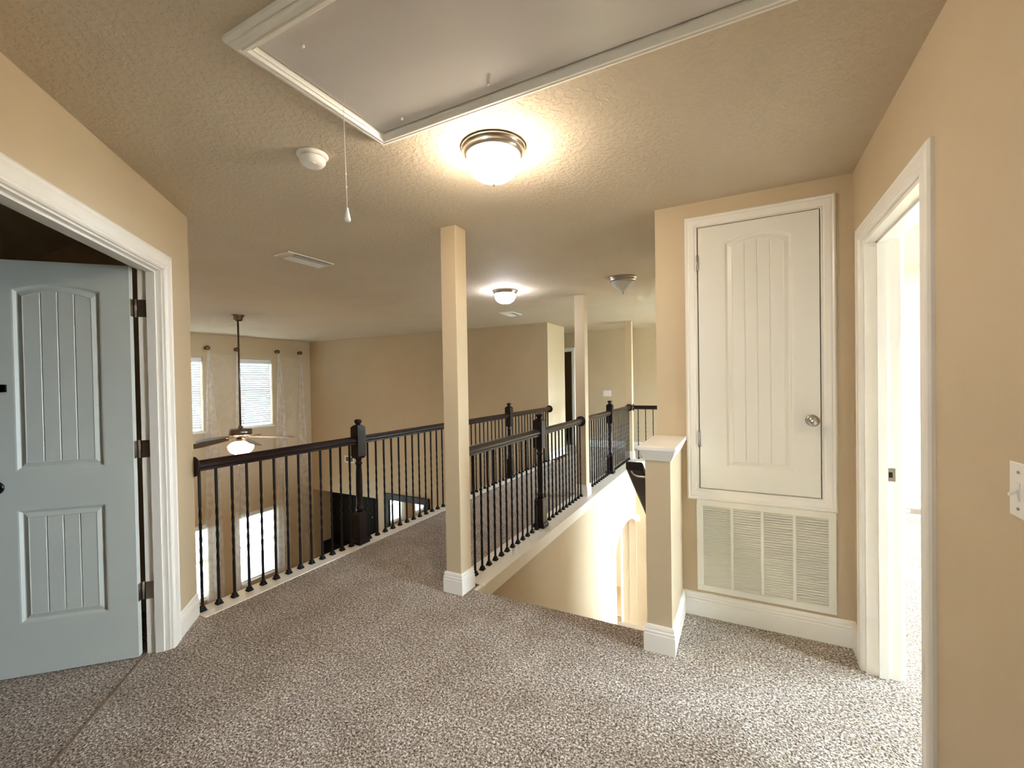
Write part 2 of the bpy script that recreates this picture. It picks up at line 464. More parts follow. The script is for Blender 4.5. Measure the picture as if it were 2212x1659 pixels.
# ------------------------------------------------------------------ windows (frames, glass) and blinds
def windowX(name, x, sgn, y0, y1, z0, z1):
    """sgn: direction of outside"""
    xm = x + sgn*0.09
    r = empty(name, (xm, (y0+y1)/2, z0), kind='structure')
    fr = MB(); t = 0.04
    xa, xb = sorted((xm, xm+sgn*0.05))
    zm = (z0+z1)/2
    fr.box(xa, xb, y0, y0+t, z0, z1); fr.box(xa, xb, y1-t, y1, z0, z1); fr.box(xa, xb, y0+t, y1-t, z0, z0+t); fr.box(xa, xb, y0+t, y1-t, z1-t, z1)
    fr.box(xa, xb, y0+t, y1-t, zm-.025, zm+.025)
    obj('window_frame', fr, 'trim', r)
    obj('pane', MB().box(xm+sgn*.02, xm+sgn*.024, y0+t, y1-t, z0+t, z1-t), 'glass', r)
    xa, xb = sorted((x-sgn*.025, x+sgn*.089))
    obj('window_sill', MB().box(xa, xb, y0-.03, y1+.03, z0-.025, z0+.001) , 'trim', r)
    return r
n = 1
for a, b_, c, d in WIN: windowX('window_%d' % n, XG, -1, a, b_, c, d); n += 1
for a, b_, c, d in BW: windowX('window_%d' % n, 4.2, 1, a, b_, c, d); n += 1
for a, b_, c, d in FW: windowX('window_%d' % n, 2.8, 1, a, b_, c, d); n += 1
def fill_windowY(name, y, x0, x1, z0, z1):
    r = empty(name, ((x0+x1)/2, y, z0), kind='structure'); t = .04; zm = (z0+z1)/2
    ya, yb = y-.13, y-.08
    obj('window_frame', MB().box(x0, x0+t, ya, yb, z0, z1).box(x1-t, x1, ya, yb, z0, z1).box(x0+t, x1-t, ya, yb, z0, z0+t).box(x0+t, x1-t, ya, yb, z1-t, z1).box(x0+t, x1-t, ya, yb, zm-.025, zm+.025), 'trim', r)
    obj('pane', MB().box(x0+t, x1-t, y-.11, y-.106, z0+t, z1-t), 'glass', r)
fill_windowY('window_%d' % n, -3.0, *FILL_WIN)  # unseen fill window, added for its frontal daylight only
portal('portal_fill_behind', ((FILL_WIN[0]+FILL_WIN[1])/2, -3.04, (FILL_WIN[2]+FILL_WIN[3])/2), FILL_WIN[1]-FILL_WIN[0], FILL_WIN[3]-FILL_WIN[2], (0, 1, 0))
for i, (a, b_, c, d) in enumerate(WIN): portal('portal_great_%d' % i, (XG-.05, (a+b_)/2, (c+d)/2), d-c, b_-a, (1, 0, 0))
for i, (a, b_, c, d) in enumerate(BW): portal('portal_bed_%d' % i, (4.25, (a+b_)/2, (c+d)/2), d-c, b_-a, (-1, 0, 0))
for i, (a, b_, c, d) in enumerate(FW): portal('portal_foyer_%d' % i, (2.86, (a+b_)/2, (c+d)/2), d-c, b_-a, (-1, 0, 0))

def blind(y0, y1, z0, z1, tilt, label, raise_=0.0):
    x = XG-.055
    r = empty('window_blind', (x, (y0+y1)/2, z0+.03), label, 'window blind', 'white slatted blinds in the great room windows')
    obj('headrail', MB().box(x-.03, x+.045, y0+.012, y1-.012, z1-.09, z1-.004), 'blind', r)
    sl = MB(); p = 0.046; z = z1-.115; hw = .024
    c_, s_ = math.cos(tilt)*hw, math.sin(tilt)*hw
    while z > z0+.05:
        sl.prism([(-c_, -s_), (c_, s_), (c_, s_+.003), (-c_, -s_+.003)], lambda a, q: (x+a, y0+.015, z+q), lambda a, q: (x+a, y1-.015, z+q))
        z -= p
    obj('slats', sl, 'blind', r)
    obj('bottom_rail', MB().box(x-.024, x+.024, y0+.015, y1-.015, z0+.008, z0+.03), 'blind', r)
    cd = MB()
    for f in (0.18, 0.82): cd.box(x+.026, x+.028, y0+(y1-y0)*f-.002, y0+(y1-y0)*f+.002, z0+.03, z1-.09)
    obj('ladder_cord', cd, 'blind', r)
for i, (a, b_, c, d) in enumerate(WIN):
    blind(a, b_, c, d, (1.22, 1.22, 0.55, 0.55, 1.22, 0.55)[i],
          ('closed white slatted blind in the upper window cut off by the angled wall edge',
           'white slatted blind in the full upper window behind the fan rod',
           'open white blind in the lower window just past the angled wall edge',
           'open white blind in the bright lower window seen through the left railing',
           'closed white blind in the third upper window, hidden behind the angled wall',
           'open white blind in the third lower window, seen only in the mirror')[i])

# ------------------------------------------------------------------ sheer curtains with holdback knobs
def curtain(ya, yb, label):
    X = XG+.05
    root = empty('sheer_curtain', (X, (ya+yb)/2, ZL+.02), label, 'curtain', 'sheer curtains on the window wall')
    zt, zb = 2.105, ZL+.02
    def tail(yc, wt, wb, sgn, seed):
        rows, cols = 26, 22
        rnd = random.Random(seed)
        ph = rnd.random()*6
        g = []
        for i in range(rows+1):
            v = i/rows; z = zt+(zb-zt)*v
            wdt = wt+(wb-wt)*(1-math.exp(-2.6*v))/(1-math.exp(-2.6))
            off = sgn*(wdt-wt)*0.35
            g.append([(X+.045+.020*math.sin(ph+u/cols*PI*4+v*2)*(0.5+v), yc+off+(u/cols-.5)*wdt, z) for u in range(cols+1)])
        mb = MB(); mb.loft(g, closed=False, caps=False, smooth=True)
        obj('curtain_tail', mb, 'sheer', root, recalc=False)
    tail(ya, .035, .34, 0.3, 3); tail(yb, .035, .30, 0.2, 5)
    # swag between the knobs, its lower edge hanging in a deep V
    rows, cols = 18, 24; g = []
    for i in range(rows+1):
        v = i/rows; row = []
        for u in range(cols+1):
            s = u/cols; d = 4*s*(1-s)
            ztop = zt-.09*d
            zbot = zt-.06-1.75*(d**0.75)
            z = ztop+(zbot-ztop)*v
            row.append((X+.045+.012*math.sin(v*PI*6+s*3)+.03*d, ya+(yb-ya)*s, z))
        g.append(row)
    mb = MB(); mb.loft(g, closed=False, caps=False, smooth=True)
    obj('swag', mb, 'sheer_thin', root, recalc=False)
curtain(4.80, 5.36, 'sheer white swagged curtain hanging between the two tall window columns')
curtain(3.38, 3.94, 'sheer white swagged curtain hidden behind the angled wall, reflected in the mirror')
curtain(6.25, 6.81, 'sheer white swagged curtain nearest the far room corner')
for i, y in enumerate((4.80, 5.36, 6.25, 6.81)):
    r = empty('curtain_knob', (XG+.045, y, 2.12), ('round bronze curtain knob leftmost of the four above the windows', 'bronze curtain knob just left of the ceiling fan rod',
        'bronze curtain knob at the top right of the full upper window', 'bronze curtain knob nearest the far corner of the great room')[i], 'curtain knob', 'curtain holdback knobs')
    obj('rosette', MB().lathe((XG, y, 2.15), [(.03, 0), (.03, .008), (.012, .012), (.012, .05)], 16, axis='x'), 'bronze', r)
    obj('finial', MB().lathe((XG, y, 2.15), [(.012, .05), (.034, .06), (.045, .075), (.04, .095), (.02, .108), (.004, .112)], 20, axis='x'), 'bronze', r)

# ------------------------------------------------------------------ profiles: baseboard, casing
BP = [(0, 0), (.016, 0), (.016, .090), (.011, .095), (.015, .100), (.015, .107), (.009, .113), (.012, .118), (.010, .130), (.004, .137), (0, .137)]
def baseboard(name, pts, nrm, parent=None, profile=BP, z=0.0, mat='trim', kids=None):
    """run along pts (2D, XY); nrm = per-segment outward normals; mitred"""
    mb = MB(); n_ = len(pts); rings = []
    for i, p in enumerate(pts):
        p = Vector(p)
        na = Vector(nrm[max(i-1, 0)]); nb = Vector(nrm[min(i, n_-2)])
        mid = (na+nb); mid = mid/ (mid.dot(na)) if mid.length > 1e-6 else na
        rings.append([(p.x+mid.x*d, p.y+mid.y*d, z+h_) for d, h_ in profile])
    mb.loft(rings, closed=True, caps=True)
    return struct(name, mb, mat, parent)
CP = [(0, 0), (0, .012), (.006, .018), (.014, .015), (.02, .019), (.05, .019), (.06, .016), (.068, .02), (.074, .017), (.08, .010), (.08, 0)]  # (across from opening, out)
def casing(name, fn, u0, u1, z0, z1, width=0.08, bottom=False, parent=None, depth=1.0):
    """picture-frame casing around opening; fn(u, out, z) -> xyz"""
    k = width/0.08
    path = [(u0, z0, (-1, -1 if bottom else 0)), (u0, z1, (-1, 1)), (u1, z1, (1, 1)), (u1, z0, (1, -1 if bottom else 0))]
    if bottom: path.append(path[0])
    mb = MB(); rings = [[fn(u+dx*a*k, o*depth, z+dz*a*k) for a, o in CP] for u, z, (dx, dz) in path]
    mb.loft(rings, closed=True, caps=not bottom)
    return struct(name, mb, 'trim', parent)

# left double door casing, jamb, stop
def FD(u, o, z): return D(u, o, z)
casing('trim_4', FD, TO0+.010, TO1-.010, 0, ZO-.010, 0.090)
jm = MB()
def dbox(mb, t0, t1, n0, n1, z0, z1):
    return mb.prism([(t0, n0), (t1, n0), (t1, n1), (t0, n1)], lambda t, n: D(t, n, z0), lambda t, n: D(t, n, z1))
JT = .018
dbox(jm, TO0, TO0+JT, WT, 0.0, 0, ZO-JT); dbox(jm, TO1-JT, TO1, WT, 0, 0, ZO-JT); dbox(jm, TO0, TO1, WT, 0, ZO-JT, ZO)
dbox(jm, TO0+JT, TO0+JT+.011, -0.062, -0.024, 0, ZO-JT); dbox(jm, TO0+JT, TO1-JT, -0.062, -0.024, ZO-JT-.011, ZO-JT); dbox(jm, TO1-JT-.011, TO1-JT, -0.062, -0.024, 0, ZO-JT)
struct('trim_6', jm, 'trim')

# moulded door leaf: built in local (a = width, d = out from face, z)
def door_face(W, Hh, panels, fn, th=0.035):
    """panels: list of (a0,a1,z0,z1,arch,grooves); returns MB; fn(a,d,z)->xyz, d=0 face, -th back"""
    mb = MB(); N = 16
    def top(p, a, inset=0.0):
        a0, a1, z0, z1, arch, g = p
        if not arch: return z1-inset
        s = (a-a0)/(a1-a0)
        s = min(max(s, 0), 1)
        return z1-arch+arch*(1-(2*s-1)**2)-inset
    ps = sorted(panels, key=lambda p: p[2])
    a0, a1 = ps[0][0], ps[0][1]
    Q = lambda pts: mb.add([fn(*q) for q in pts], [tuple(range(len(pts)))])
    Q([(0, 0, 0), (a0, 0, 0), (a0, 0, Hh), (0, 0, Hh)]); Q([(a1, 0, 0), (W, 0, 0), (W, 0, Hh), (a1, 0, Hh)])
    zprev = None
    for i in range(N):
        aa, ab = a0+(a1-a0)*i/N, a0+(a1-a0)*(i+1)/N
        lo = [(aa, 0.0), (ab, 0.0)]
        za = zb = 0.0
        for p in ps:
            Q([(aa, 0, za), (ab, 0, zb), (ab, 0, p[2]), (aa, 0, p[2])])
            za, zb = top(p, aa), top(p, ab)
        Q([(aa, 0, za), (ab, 0, zb), (ab, 0, Hh), (aa, 0, Hh)])
    for p in ps:
        b0, b1, z0, z1, arch, grooves = p
        def loop(ins, dep):
            L = [(b0+ins, dep, z0+ins)]
            L = [(b0+ins, dep, z0+ins), (b1-ins, dep, z0+ins)]
            for i in range(N+1):
                s = 1-i/N
                a = b0+(b1-b0)*s; ai = b0+ins+(b1-b0-2*ins)*s
                L.append((ai, dep, top(p, a, ins)))
            return L
        prof = [(0, 0), (.006, -.001), (.016, -.010), (.020, -.010), (.040, -.002), (.043, -.0035)]
        loops = [[fn(*q) for q in loop(i_, d_)] for i_, d_ in prof]
        mb.loft(loops, closed=True, caps=False)
        ins, dep = prof[-1]
        # field with V grooves
        xs = [(b0+ins, dep)]
        wI = b1-b0-2*ins
        for g in range(1, grooves+1):
            c_ = b0+ins+wI*g/(grooves+1)
            xs += [(c_-.0035, dep), (c_, dep-.004), (c_+.0035, dep)]
        xs.append((b1-ins, dep))
        full = []
        for (xa, da), (xb, db) in zip(xs, xs[1:]):
            sub = 1 if xb-xa < .01 else 4
            for k in range(sub): full.append((xa+(xb-xa)*k/sub, da+(db-da)*k/sub))
        full.append(xs[-1])
        def tp(a):
            s = (a-b0-ins)/wI; return top(p, b0+(b1-b0)*s, ins)
        for (xa, da), (xb, db) in zip(full, full[1:]):
            Q([(xa, da, z0+ins), (xb, db, z0+ins), (xb, db, tp(xb)), (xa, da, tp(xa))])
    # sides and back
    for pts in ([(0, 0, 0), (0, 0, Hh), (0, -th, Hh), (0, -th, 0)], [(W, 0, 0), (W, -th, 0), (W, -th, Hh), (W, 0, Hh)],
                [(0, 0, Hh), (W, 0, Hh), (W, -th, Hh), (0, -th, Hh)], [(0, 0, 0), (0, -th, 0), (W, -th, 0), (W, 0, 0)],
                [(0, -th, 0), (0, -th, Hh), (W, -th, Hh), (W, -th, 0)]): Q(pts)
    return mb

def knob_mb(fn, a, z, r=0.027, base=0.032):
    """door knob on a face: fn(a,d,z)"""
    mb = MB()
    prof = [(base, 0), (base, .005), (base*.8, .010), (.012, .012), (.011, .030), (.018, .036), (r, .046), (r*1.02, .056), (r*.9, .066), (r*.5, .072), (.002, .073)]
    rings = []
    for rr, d in prof:
        rings.append([fn(a+rr*math.cos(2*PI*k/28), d, z+rr*math.sin(2*PI*k/28)) for k in range(28)])
    return mb.loft(rings, True, True, True)

# left door: leaf open at 90 degrees; local a runs from hinge into the dark room
t_face = -2.738; n_h = -0.125
def FL(a, d, z): return D(t_face+d, n_h-a, z+0.006)
dl = empty('door_1', D(t_face, n_h-.3, 0.0), kind='structure')
LW, LH = 0.60, 2.020
leaf = door_face(LW, LH, [(.120, .470, .256, .811, 0, 3), (.120, .470, .999, 1.916, .030, 3)], FL)
obj('door_leaf', leaf, 'door_grey', dl, label='pale grey panelled leaf standing open')
obj('door_knob', knob_mb(FL, .545, .925), 'black_metal', dl, label='dark round knob at the frame edge')
obj('latch', MB().ext(MB().box(0, 1, 0, 1, 0, 1).xf(lambda x, y, z: FL(.494+.06*x, .012*y, 1.384+.036*z))), 'black_metal', dl, label='small black bolt')
def hingeD(z):
    mb = MB()
    c = D(-2.7765, -0.1135, 0)
    mb.lathe((c.x, c.y, z-.047), [(.0065, 0), (.0065, .094)], 12)
    dbox(mb, -2.776, t_face-.006, n_h+.0003, n_h+.0025, z-.045, z+.045)      # plate on the leaf edge
    dbox(mb, TO0+JT+.0003, TO0+JT+.0025, -.1015, -.066, z-.045, z+.045)      # plate on the jamb
    for q in (-.03, 0, .03): dbox(mb, TO0+JT+.0025, TO0+JT+.0035, -.086, -.078, z+q-.004, z+q+.004)
    return mb
for z in (1.815, 1.08, 0.335):
    obj('hinge', hingeD(z), 'nickel', dl, label='nickel hinge')

# ------------------------------------------------------------------ closet door, casing and return grille
def FK(u, o, z): return (u, K-o, z)
casing('trim_7', FK, -0.218, 0.375, 0.757, 2.276, 0.068, bottom=True)
struct('trim_8', MB().box(-0.25, 0.41, K-.004, K-.0005, 0.72, 2.31), 'dark_gap')  # dark sheet behind the leaf, painting the shade in its edge gap
dk = empty('door_2', (0.08, K-.03, 0.76), kind='structure')
DK0, DKW, DKZ, DKH = -0.213, 0.583, 0.762, 1.508
def FKd(a, d, z): return (DK0+a, K-.020-d, DKZ+z)
obj('door_leaf', door_face(DKW, DKH, [(.135, .465, .125, 1.445, .035, 3)], FKd, th=.014), 'door', dk, label='white arched-panel closet door leaf')
obj('door_knob', knob_mb(FKd, .545, .408, .028, .03), 'nickel', dk, label='brushed nickel knob')
for z in (2.07, 1.05):
    obj('hinge', MB().lathe((DK0-.004, K-.026, z-.045), [(.006, 0), (.006, .09)], 12).box(DK0-.012, DK0+.004, K-.024, K-.020, z-.045, z+.045), 'nickel', dk)
gx0, gx1, gz0, gz1 = -0.235, 0.435, 0.155, 0.690
rg = empty('return_grille', (0.10, K-.012, gz0), 'large white louvred return air grille below the closet door', 'air grille')
gf = MB(); y0, y1 = K-.014, K-.002; b_ = .034
gf.box(gx0, gx1, y0, y1, gz0, gz0+b_); gf.box(gx0, gx1, y0, y1, gz1-b_, gz1); gf.box(gx0, gx0+b_, y0, y1, gz0+b_, gz1-b_); gf.box(gx1-b_, gx1, y0, y1, gz0+b_, gz1-b_)
cw = (gx1-gx0-2*b_)/4
for k in range(1, 4): gf.box(gx0+b_+cw*k-.0075, gx0+b_+cw*k+.0075, y0+.001, y1, gz0+b_, gz1-b_)
obj('grille_frame', gf, 'grille', rg, bevel=.002)
obj('air_filter', MB().box(gx0+.01, gx1-.01, K-.0018, K-.0004, gz0+.01, gz1-.01), 'filter', rg, label='grey filter behind the slats')
for k in range(4):
    lv = MB(); xa = gx0+b_+cw*k+.0075*(k > 0); xb = gx0+b_+cw*(k+1)-.0075*(k < 3)
    nn = 34; pitch = (gz1-gz0-2*b_)/nn
    for j in range(nn):
        z = gz0+b_+pitch*(j+.5)
        lv.prism([(-.0045, -.0058), (.0045, .0032), (.0045, .0044), (-.0045, -.0046)], lambda q, zz: (xa, K-.0085+q, z+zz), lambda q, zz: (xb, K-.0085+q, z+zz))
    obj('louvre_bank', lv, 'grille', rg)
baseboard('baseboard_closet', [(-0.325, K), (RX, K)], [(0, -1)])
struct('baseboard_right', MB().box(RX-.015, RX, 2.665, K-.016, 0, .135), 'trim')

# ------------------------------------------------------------------ half wall with cap
HX0, HX1, HY0 = -0.441, -0.318, 2.318
hw_ = empty('half_wall', ((HX0+HX1)/2, (HY0+K)/2, 0), 'short beige half wall with white cap beside the stairs', 'half wall')
obj('wall_body', MB().box(HX0, HX1, HY0, K-.001, ZL, 0.998), 'wall', hw_)
cap = MB()
cap.box(HX0-.032, HX1+.032, HY0-.032, K-.001, 1.036, 1.058)
obj('cap', cap, 'trim', hw_, bevel=.004)
bedm = MB()
rings = []
for o_, z in ((.0, .985), (.005, .985), (.009, .995), (.020, 1.020), (.023, 1.036), (0, 1.036)):
    rings.append((o_, z))
path = [((HX0, K-.001), (-1, 0)), ((HX0, HY0), (-1, -1)), ((HX1, HY0), (1, -1)), ((HX1, K-.001), (1, 0))]
bedm.loft([[(p[0]+m_[0]*o_, p[1]+m_[1]*o_, z) for o_, z in rings] for p, m_ in path], closed=True, caps=True)
obj('cap_moulding', bedm, 'trim', hw_)
baseboard('baseboard', [(HX0, 2.465), (HX0, HY0), (HX1, HY0), (HX1, K-.016)], [(-1, 0), (0, -1), (1, 0)], parent=hw_)

# ------------------------------------------------------------------ right bedroom doorway
def FR(u, o, z): return (RX-o, u, z)
casing('trim_9', FR, RO[0], RO[1], 0, RO[3], 0.068, depth=1.0)
def FRb(u, o, z): return (RX+.13+o, u, z)
casing('trim_10', FRb, RO[0], RO[1], 0, RO[3], 0.068)
jr = MB(); xa, xb = RX, RX+.13
jr.box(xa, xb, RO[0], RO[0]+JT, 0, RO[3]-JT).box(xa, xb, RO[1]-JT, RO[1], 0, RO[3]-JT).box(xa, xb, RO[0], RO[1], RO[3]-JT, RO[3])
jr.box(xa+.045, xa+.08, RO[1]-JT-.011, RO[1]-JT, 0, RO[3]-JT).box(xa+.045, xa+.08, RO[0]+JT, RO[0]+JT+.011, 0, RO[3]-JT).box(xa+.045, xa+.08, RO[0]+JT, RO[1]-JT, RO[3]-JT-.011, RO[3]-JT)
jo = struct('trim_11', jr, 'trim')
spm = MB().box(.590, .622, RO[1]-JT-.0025, RO[1]-JT-.0002, .915, .975)
spo = obj('strike_plate', spm, 'nickel', label='small nickel strike plate on the bedroom door jamb', cat='strike plate')
obj('latch_hole', MB().box(.598, .612, RO[1]-JT-.0032, RO[1]-JT-.0026, .932, .957), 'dark_gap', spo)
for z in (.923, .967): obj('screw', MB().lathe((.605, RO[1]-JT-.0035, z), [(.003, 0), (.003, .001)], 10, axis='y'), 'nickel', spo)
baseboard('baseboard_bedroom', [(RX+.13, 5.65), (4.2, 5.65)], [(0, -1)])
fr_ = empty('wall_outlet_strip', (1.47, 5.62, 0.05), 'low grey metal strip on the bedroom baseboard seen through the doorway', 'metal strip')
obj('strip_body', MB().box(1.30, 1.75, 5.612, 5.633, .035, .085), 'nickel', fr_)
obj('strip_plate', MB().box(1.42, 1.47, 5.608, 5.612, .045, .075), 'plastic', fr_)

# light switch near the right edge
def switchX(x, y, z, label):
    r = empty('light_switch', (x, y, z-.057), label, 'light switch')
    obj('switch_plate', MB().box(x-.006, x-.0003, y-.035, y+.035, z-.0575, z+.0575), 'plastic', r, bevel=.002)
    tg = MB().box(x-.0075, x-.006, y-.006, y+.006, z-.016, z+.016)
    tg.prism([(0, .005), (-.014, -.006), (-.015, -.011), (0, -.006)], lambda a, q: (x-.006+a, y-.004, z+q), lambda a, q: (x-.006+a, y+.004, z+q))
    obj('toggle', tg, 'plastic', r)
    for q in (-.038, .038): obj('screw', MB().lathe((x-.008, y, z+q), [(.003, 0), (.003, .002)], 10, axis='x'), 'nickel', r)
switchX(RX, 1.282, 1.157, 'white toggle light switch cut off at the right edge of the photo')

# ------------------------------------------------------------------ columns
def column(x0, x1, y0, y1, label):
    r = empty('column', ((x0+x1)/2, (y0+y1)/2, 0), label, 'column', 'square ceiling columns along the bridge')
    obj('shaft', MB().box(x0, x1, y0, y1, 0.003, H-.0005), 'wall', r, bevel=.004)
    ring = [(x0, y0, -1, -1), (x1, y0, 1, -1), (x1, y1, 1, 1), (x0, y1, -1, 1), (x0, y0, -1, -1)]
    bm_ = MB().loft([[(x+a*d, y+b*d, h_+.003) for d, h_ in BP] for x, y, a, b in ring], closed=True, caps=False)
    obj('base_trim', bm_, 'trim', r)
    return r
column(-1.760, -1.640, 2.377, 2.500, 'large beige square column in the middle, nearest the camera')
column(-1.775, -1.652, 5.056, 5.18, 'beige square column halfway along the right railing')
column(-1.802, -1.688, 7.771, 7.885, 'farthest beige square column at the corner of the back railing')

# ------------------------------------------------------------------ curbs (white boards under the railings)
def curb(name, x0, x1, y0, y1, fascia=None):
    mb = MB().box(x0, x1, y0, y1, -.004, .006)
    if fascia: mb.box(*fascia)
    return struct(name, mb, 'trim', bevel=.002)
curb('trim_12', -3.045, -2.885, CYN, YG, (-3.02, -3.0, CYN, YG, -.12, -.0045))
curb('trim_13', -1.82, -1.572, 2.56, YE-.005, (-1.618, -1.590, 2.48, YE-.005, -.115, -.0045))
struct('trim_14', MB().box(-1.80, 2.79, YE-.03, 7.90, -.004, .006).box(-1.585, 2.79, YE-.02, YE-.0005, -.115, -.0045), 'trim')

# ------------------------------------------------------------------ railings
def rail_prof(w_=.064, h_=.066):
    return [(-w_*.36, 0), (w_*.36, 0), (w_*.36, h_*.22), (w_*.5, h_*.40), (w_*.5, h_*.62), (w_*.40, h_*.82), (w_*.18, h_), (-w_*.18, h_), (-w_*.40, h_*.82), (-w_*.5, h_*.62), (-w_*.5, h_*.40), (-w_*.36, h_*.22)]
RZ = .945
def baluster_proto(loc, parent):
    zt = RZ-.064
    x, y = loc; mb = MB()
    hs = .0068; rings = []
    zs = [.006, .20]
    N = 40
    for i in range(N+1): zs.append(.22+(.66-.22)*i/N)
    zs += [.68, zt]
    for z in zs:
        f = min(max((z-.22)/(.66-.22), 0), 1)
        a0 = PI/4 + f*PI*3
        rings.append([(x+hs*(1.30 if k % 2 == 0 else 1.02)*math.cos(a0+k*PI/4), y+hs*(1.30 if k % 2 == 0 else 1.02)*math.sin(a0+k*PI/4), z) for k in range(8)])
    mb.loft(rings)
    b = obj('baluster', mb, 'iron', parent)
    sh = MB()
    for h0, h1, z0, z1 in ((.018, .018, .0065, .016), (.018, .0135, .016, .022), (.0135, .0135, .022, .027), (.0135, .009, .027, .038)):
        sh.loft([[(x-a, y-a, z), (x+a, y-a, z), (x+a, y+a, z), (x-a, y+a, z)] for a, z in ((h0, z0), (h1, z1))])
    obj('shoe', sh, 'iron', b)
    return b
PROTO = {}
def add_balusters(root, pts):
    for p in pts:
        if 'b' not in PROTO: PROTO['b'] = baluster_proto(p, root)
        else:
            src = PROTO['b']; off = PROTO['off']
            dup(src, (p[0], p[1], WL[src].z), parent=root)
            continue
        PROTO['off'] = 0
def newel(root, x, y):
    mb = MB()
    def sq(a, z): return [(x-a, y-a, z), (x+a, y-a, z), (x+a, y+a, z), (x-a, y+a, z)]
    mb.loft([sq(.058, .0065), sq(.058, .035), sq(.050, .048)])                     # plinth
    mb.loft([sq(.044, .048), sq(.044, .262), sq(.034, .282)])                      # base block
    mb.lathe((x, y, 0), [(.030, .282), (.027, .30), (.033, .31), (.033, .32), (.027, .33), (.025, .36), (.0285, .45), (.027, .60), (.023, .69), (.030, .70), (.031, .712), (.023, .722), (.024, .735), (.033, .76)], 16)
    mb.loft([sq(.033, .752), sq(.044, .772), sq(.044, 1.022), sq(.026, 1.042)])    # upper block
    mb.lathe((x, y, 0), [(.024, 1.040), (.021, 1.052), (.031, 1.066), (.034, 1.076), (.030, 1.086), (.016, 1.092), (.003, 1.093)], 20)
    return obj('newel_post', mb, 'newel_wood', root)
def rail_piece(root, p0, p1, z0=RZ-.066, z1=None):
    z1 = z0 if z1 is None else z1
    p0, p1 = Vector(p0), Vector(p1); d = (p1-p0).normalized(); nn = Vector((d.y, -d.x))
    mb = MB().loft([[(p.x+nn.x*a, p.y+nn.y*a, z+h_) for a, h_ in rail_prof()] for p, z in ((p0, z0), (p1, z1))])
    return obj('handrail', mb, 'dark_wood', root, bevel=.003)
def rosette(root, x, y, axis, s):
    r_ = .062
    mb = MB()
    prof = [(r_, 0), (r_, s*.008), (r_*.85, s*.016), (r_*.6, s*.018), (.01, s*.018)]
    mb.lathe((x, y, RZ-.035), prof, 28, axis=axis)
    return obj('rosette', mb, 'dark_wood', root)
def span(y0, y1, pitch=.1016): 
    n_ = max(1, round((y1-y0)/pitch)); return [y0+(y1-y0)*i/n_ for i in range(n_+1)]
# left railing
ra = empty('railing', (XL, 4.3, .006), 'long dark railing at left, from the angled wall to the far beige wall', 'railing', 'dark wood and iron railings')
rosette(ra, XL, CYN+.0005, 'y', 1); rosette(ra, XL, YG-.0005, 'y', -1)
NL = (2.775, 5.60)
rail_piece(ra, (XL, CYN+.018), (XL, NL[0]-.044)); rail_piece(ra, (XL, NL[0]+.044), (XL, NL[1]-.044)); rail_piece(ra, (XL, NL[1]+.044), (XL, YG-.018))
for y in NL: newel(ra, XL, y)
add_balusters(ra, [(XL, y) for y in span(1.50, 2.675)] + [(XL, y) for y in span(2.88, 5.495)] + [(XL, y) for y in span(5.705, 7.04)])
# right railing, near bay
rb = empty('railing', (XR, 3.78, .006), 'dark railing right of the middle column, above the stairwell', 'railing', 'dark wood and iron railings')
rosette(rb, XR, 2.5005, 'y', 1); rosette(rb, XR, 5.0555, 'y', -1)
rail_piece(rb, (XR, 2.518), (XR, 3.83-.044)); rail_piece(rb, (XR, 3.83+.044), (XR, 5.038)); newel(rb, XR, 3.83)
add_balusters(rb, [(XR, y) for y in span(2.56, 3.73)] + [(XR, y) for y in span(3.94, 5.02)])
# right railing, far bay
XR2 = -1.735
rc = empty('railing', (XR2, 6.4, .006), 'dark railing bay behind the second column, ending at the farthest column', 'railing', 'dark wood and iron railings')
rosette(rc, XR2, 5.1805, 'y', 1); rosette(rc, XR2, 7.7705, 'y', -1)
rail_piece(rc, (XR2, 5.2), (XR2, 6.47-.044)); rail_piece(rc, (XR2, 6.47+.044), (XR2, 7.752)); newel(rc, XR2, 6.47)
add_balusters(rc, [(XR2, y) for y in span(5.25, 6.37)] + [(XR2, y) for y in span(6.57, 7.70)])
# guard railing across the stairwell end
YRr = 7.835
rd = empty('railing', (0.5, YRr, .006), 'short dark railing facing the camera, right of the farthest column', 'railing', 'dark wood and iron railings')
rosette(rd, -1.6875, YRr, 'x', 1); rosette(rd, 2.7995, YRr, 'x', -1)
rail_piece(rd, (-1.67, YRr), (2.78, YRr))
add_balusters(rd, [(-1.60+.1016*1.25*i, YRr) for i in range(34)])

# stair handrail on brackets
sh_ = empty('stair_handrail', (-.567, 2.65, .83), 'dark stair handrail with nickel bracket, just left of the half wall', 'handrail')
mb = MB(); sl_ = .745
HP = [(-.050, .004), (-.040, 0), (.040, 0), (.050, .004), (.050, .040), (.042, .048), (-.042, .048), (-.050, .040)]
mb.loft([[(-.557+a, y, z+h_) for a, h_ in HP] for y, z in ((2.60, .870), (6.0, .870-sl_*3.4))])
obj('handrail', mb, 'dark_wood', sh_, bevel=.003)
for y in (2.612, 4.2, 5.6):
    z = .870-sl_*(y-2.6)
    obj('bracket', MB().tube([(-.575, y, z+.002), (-.574, y, z-.006), (-.563, y, z-.020), (-.54, y, z-.029), (-.51, y, z-.030), (-.4555, y, z-.030)], .0065, 10).lathe((-.4555, y, z-.030), [(.028, 0), (.028, -.005), (.01, -.008)], 20, axis='x'), 'nickel', sh_)

# ------------------------------------------------------------------ baseboards elsewhere
t1 = TO0+.010-.090
pA, pB = D(t1-.001, 0, 0), D(T0, 0, 0)
baseboard('baseboard_angled', [(pA.x, pA.y), (pB.x, pB.y)], [(S2, S2)])
baseboard('baseboard_jog', [(-3.0, YG+.0), (-3.0, 7.95)], [(1, 0)])
baseboard('baseboard_back', [(-3.14, YB), (2.79, YB)], [(0, -1)])
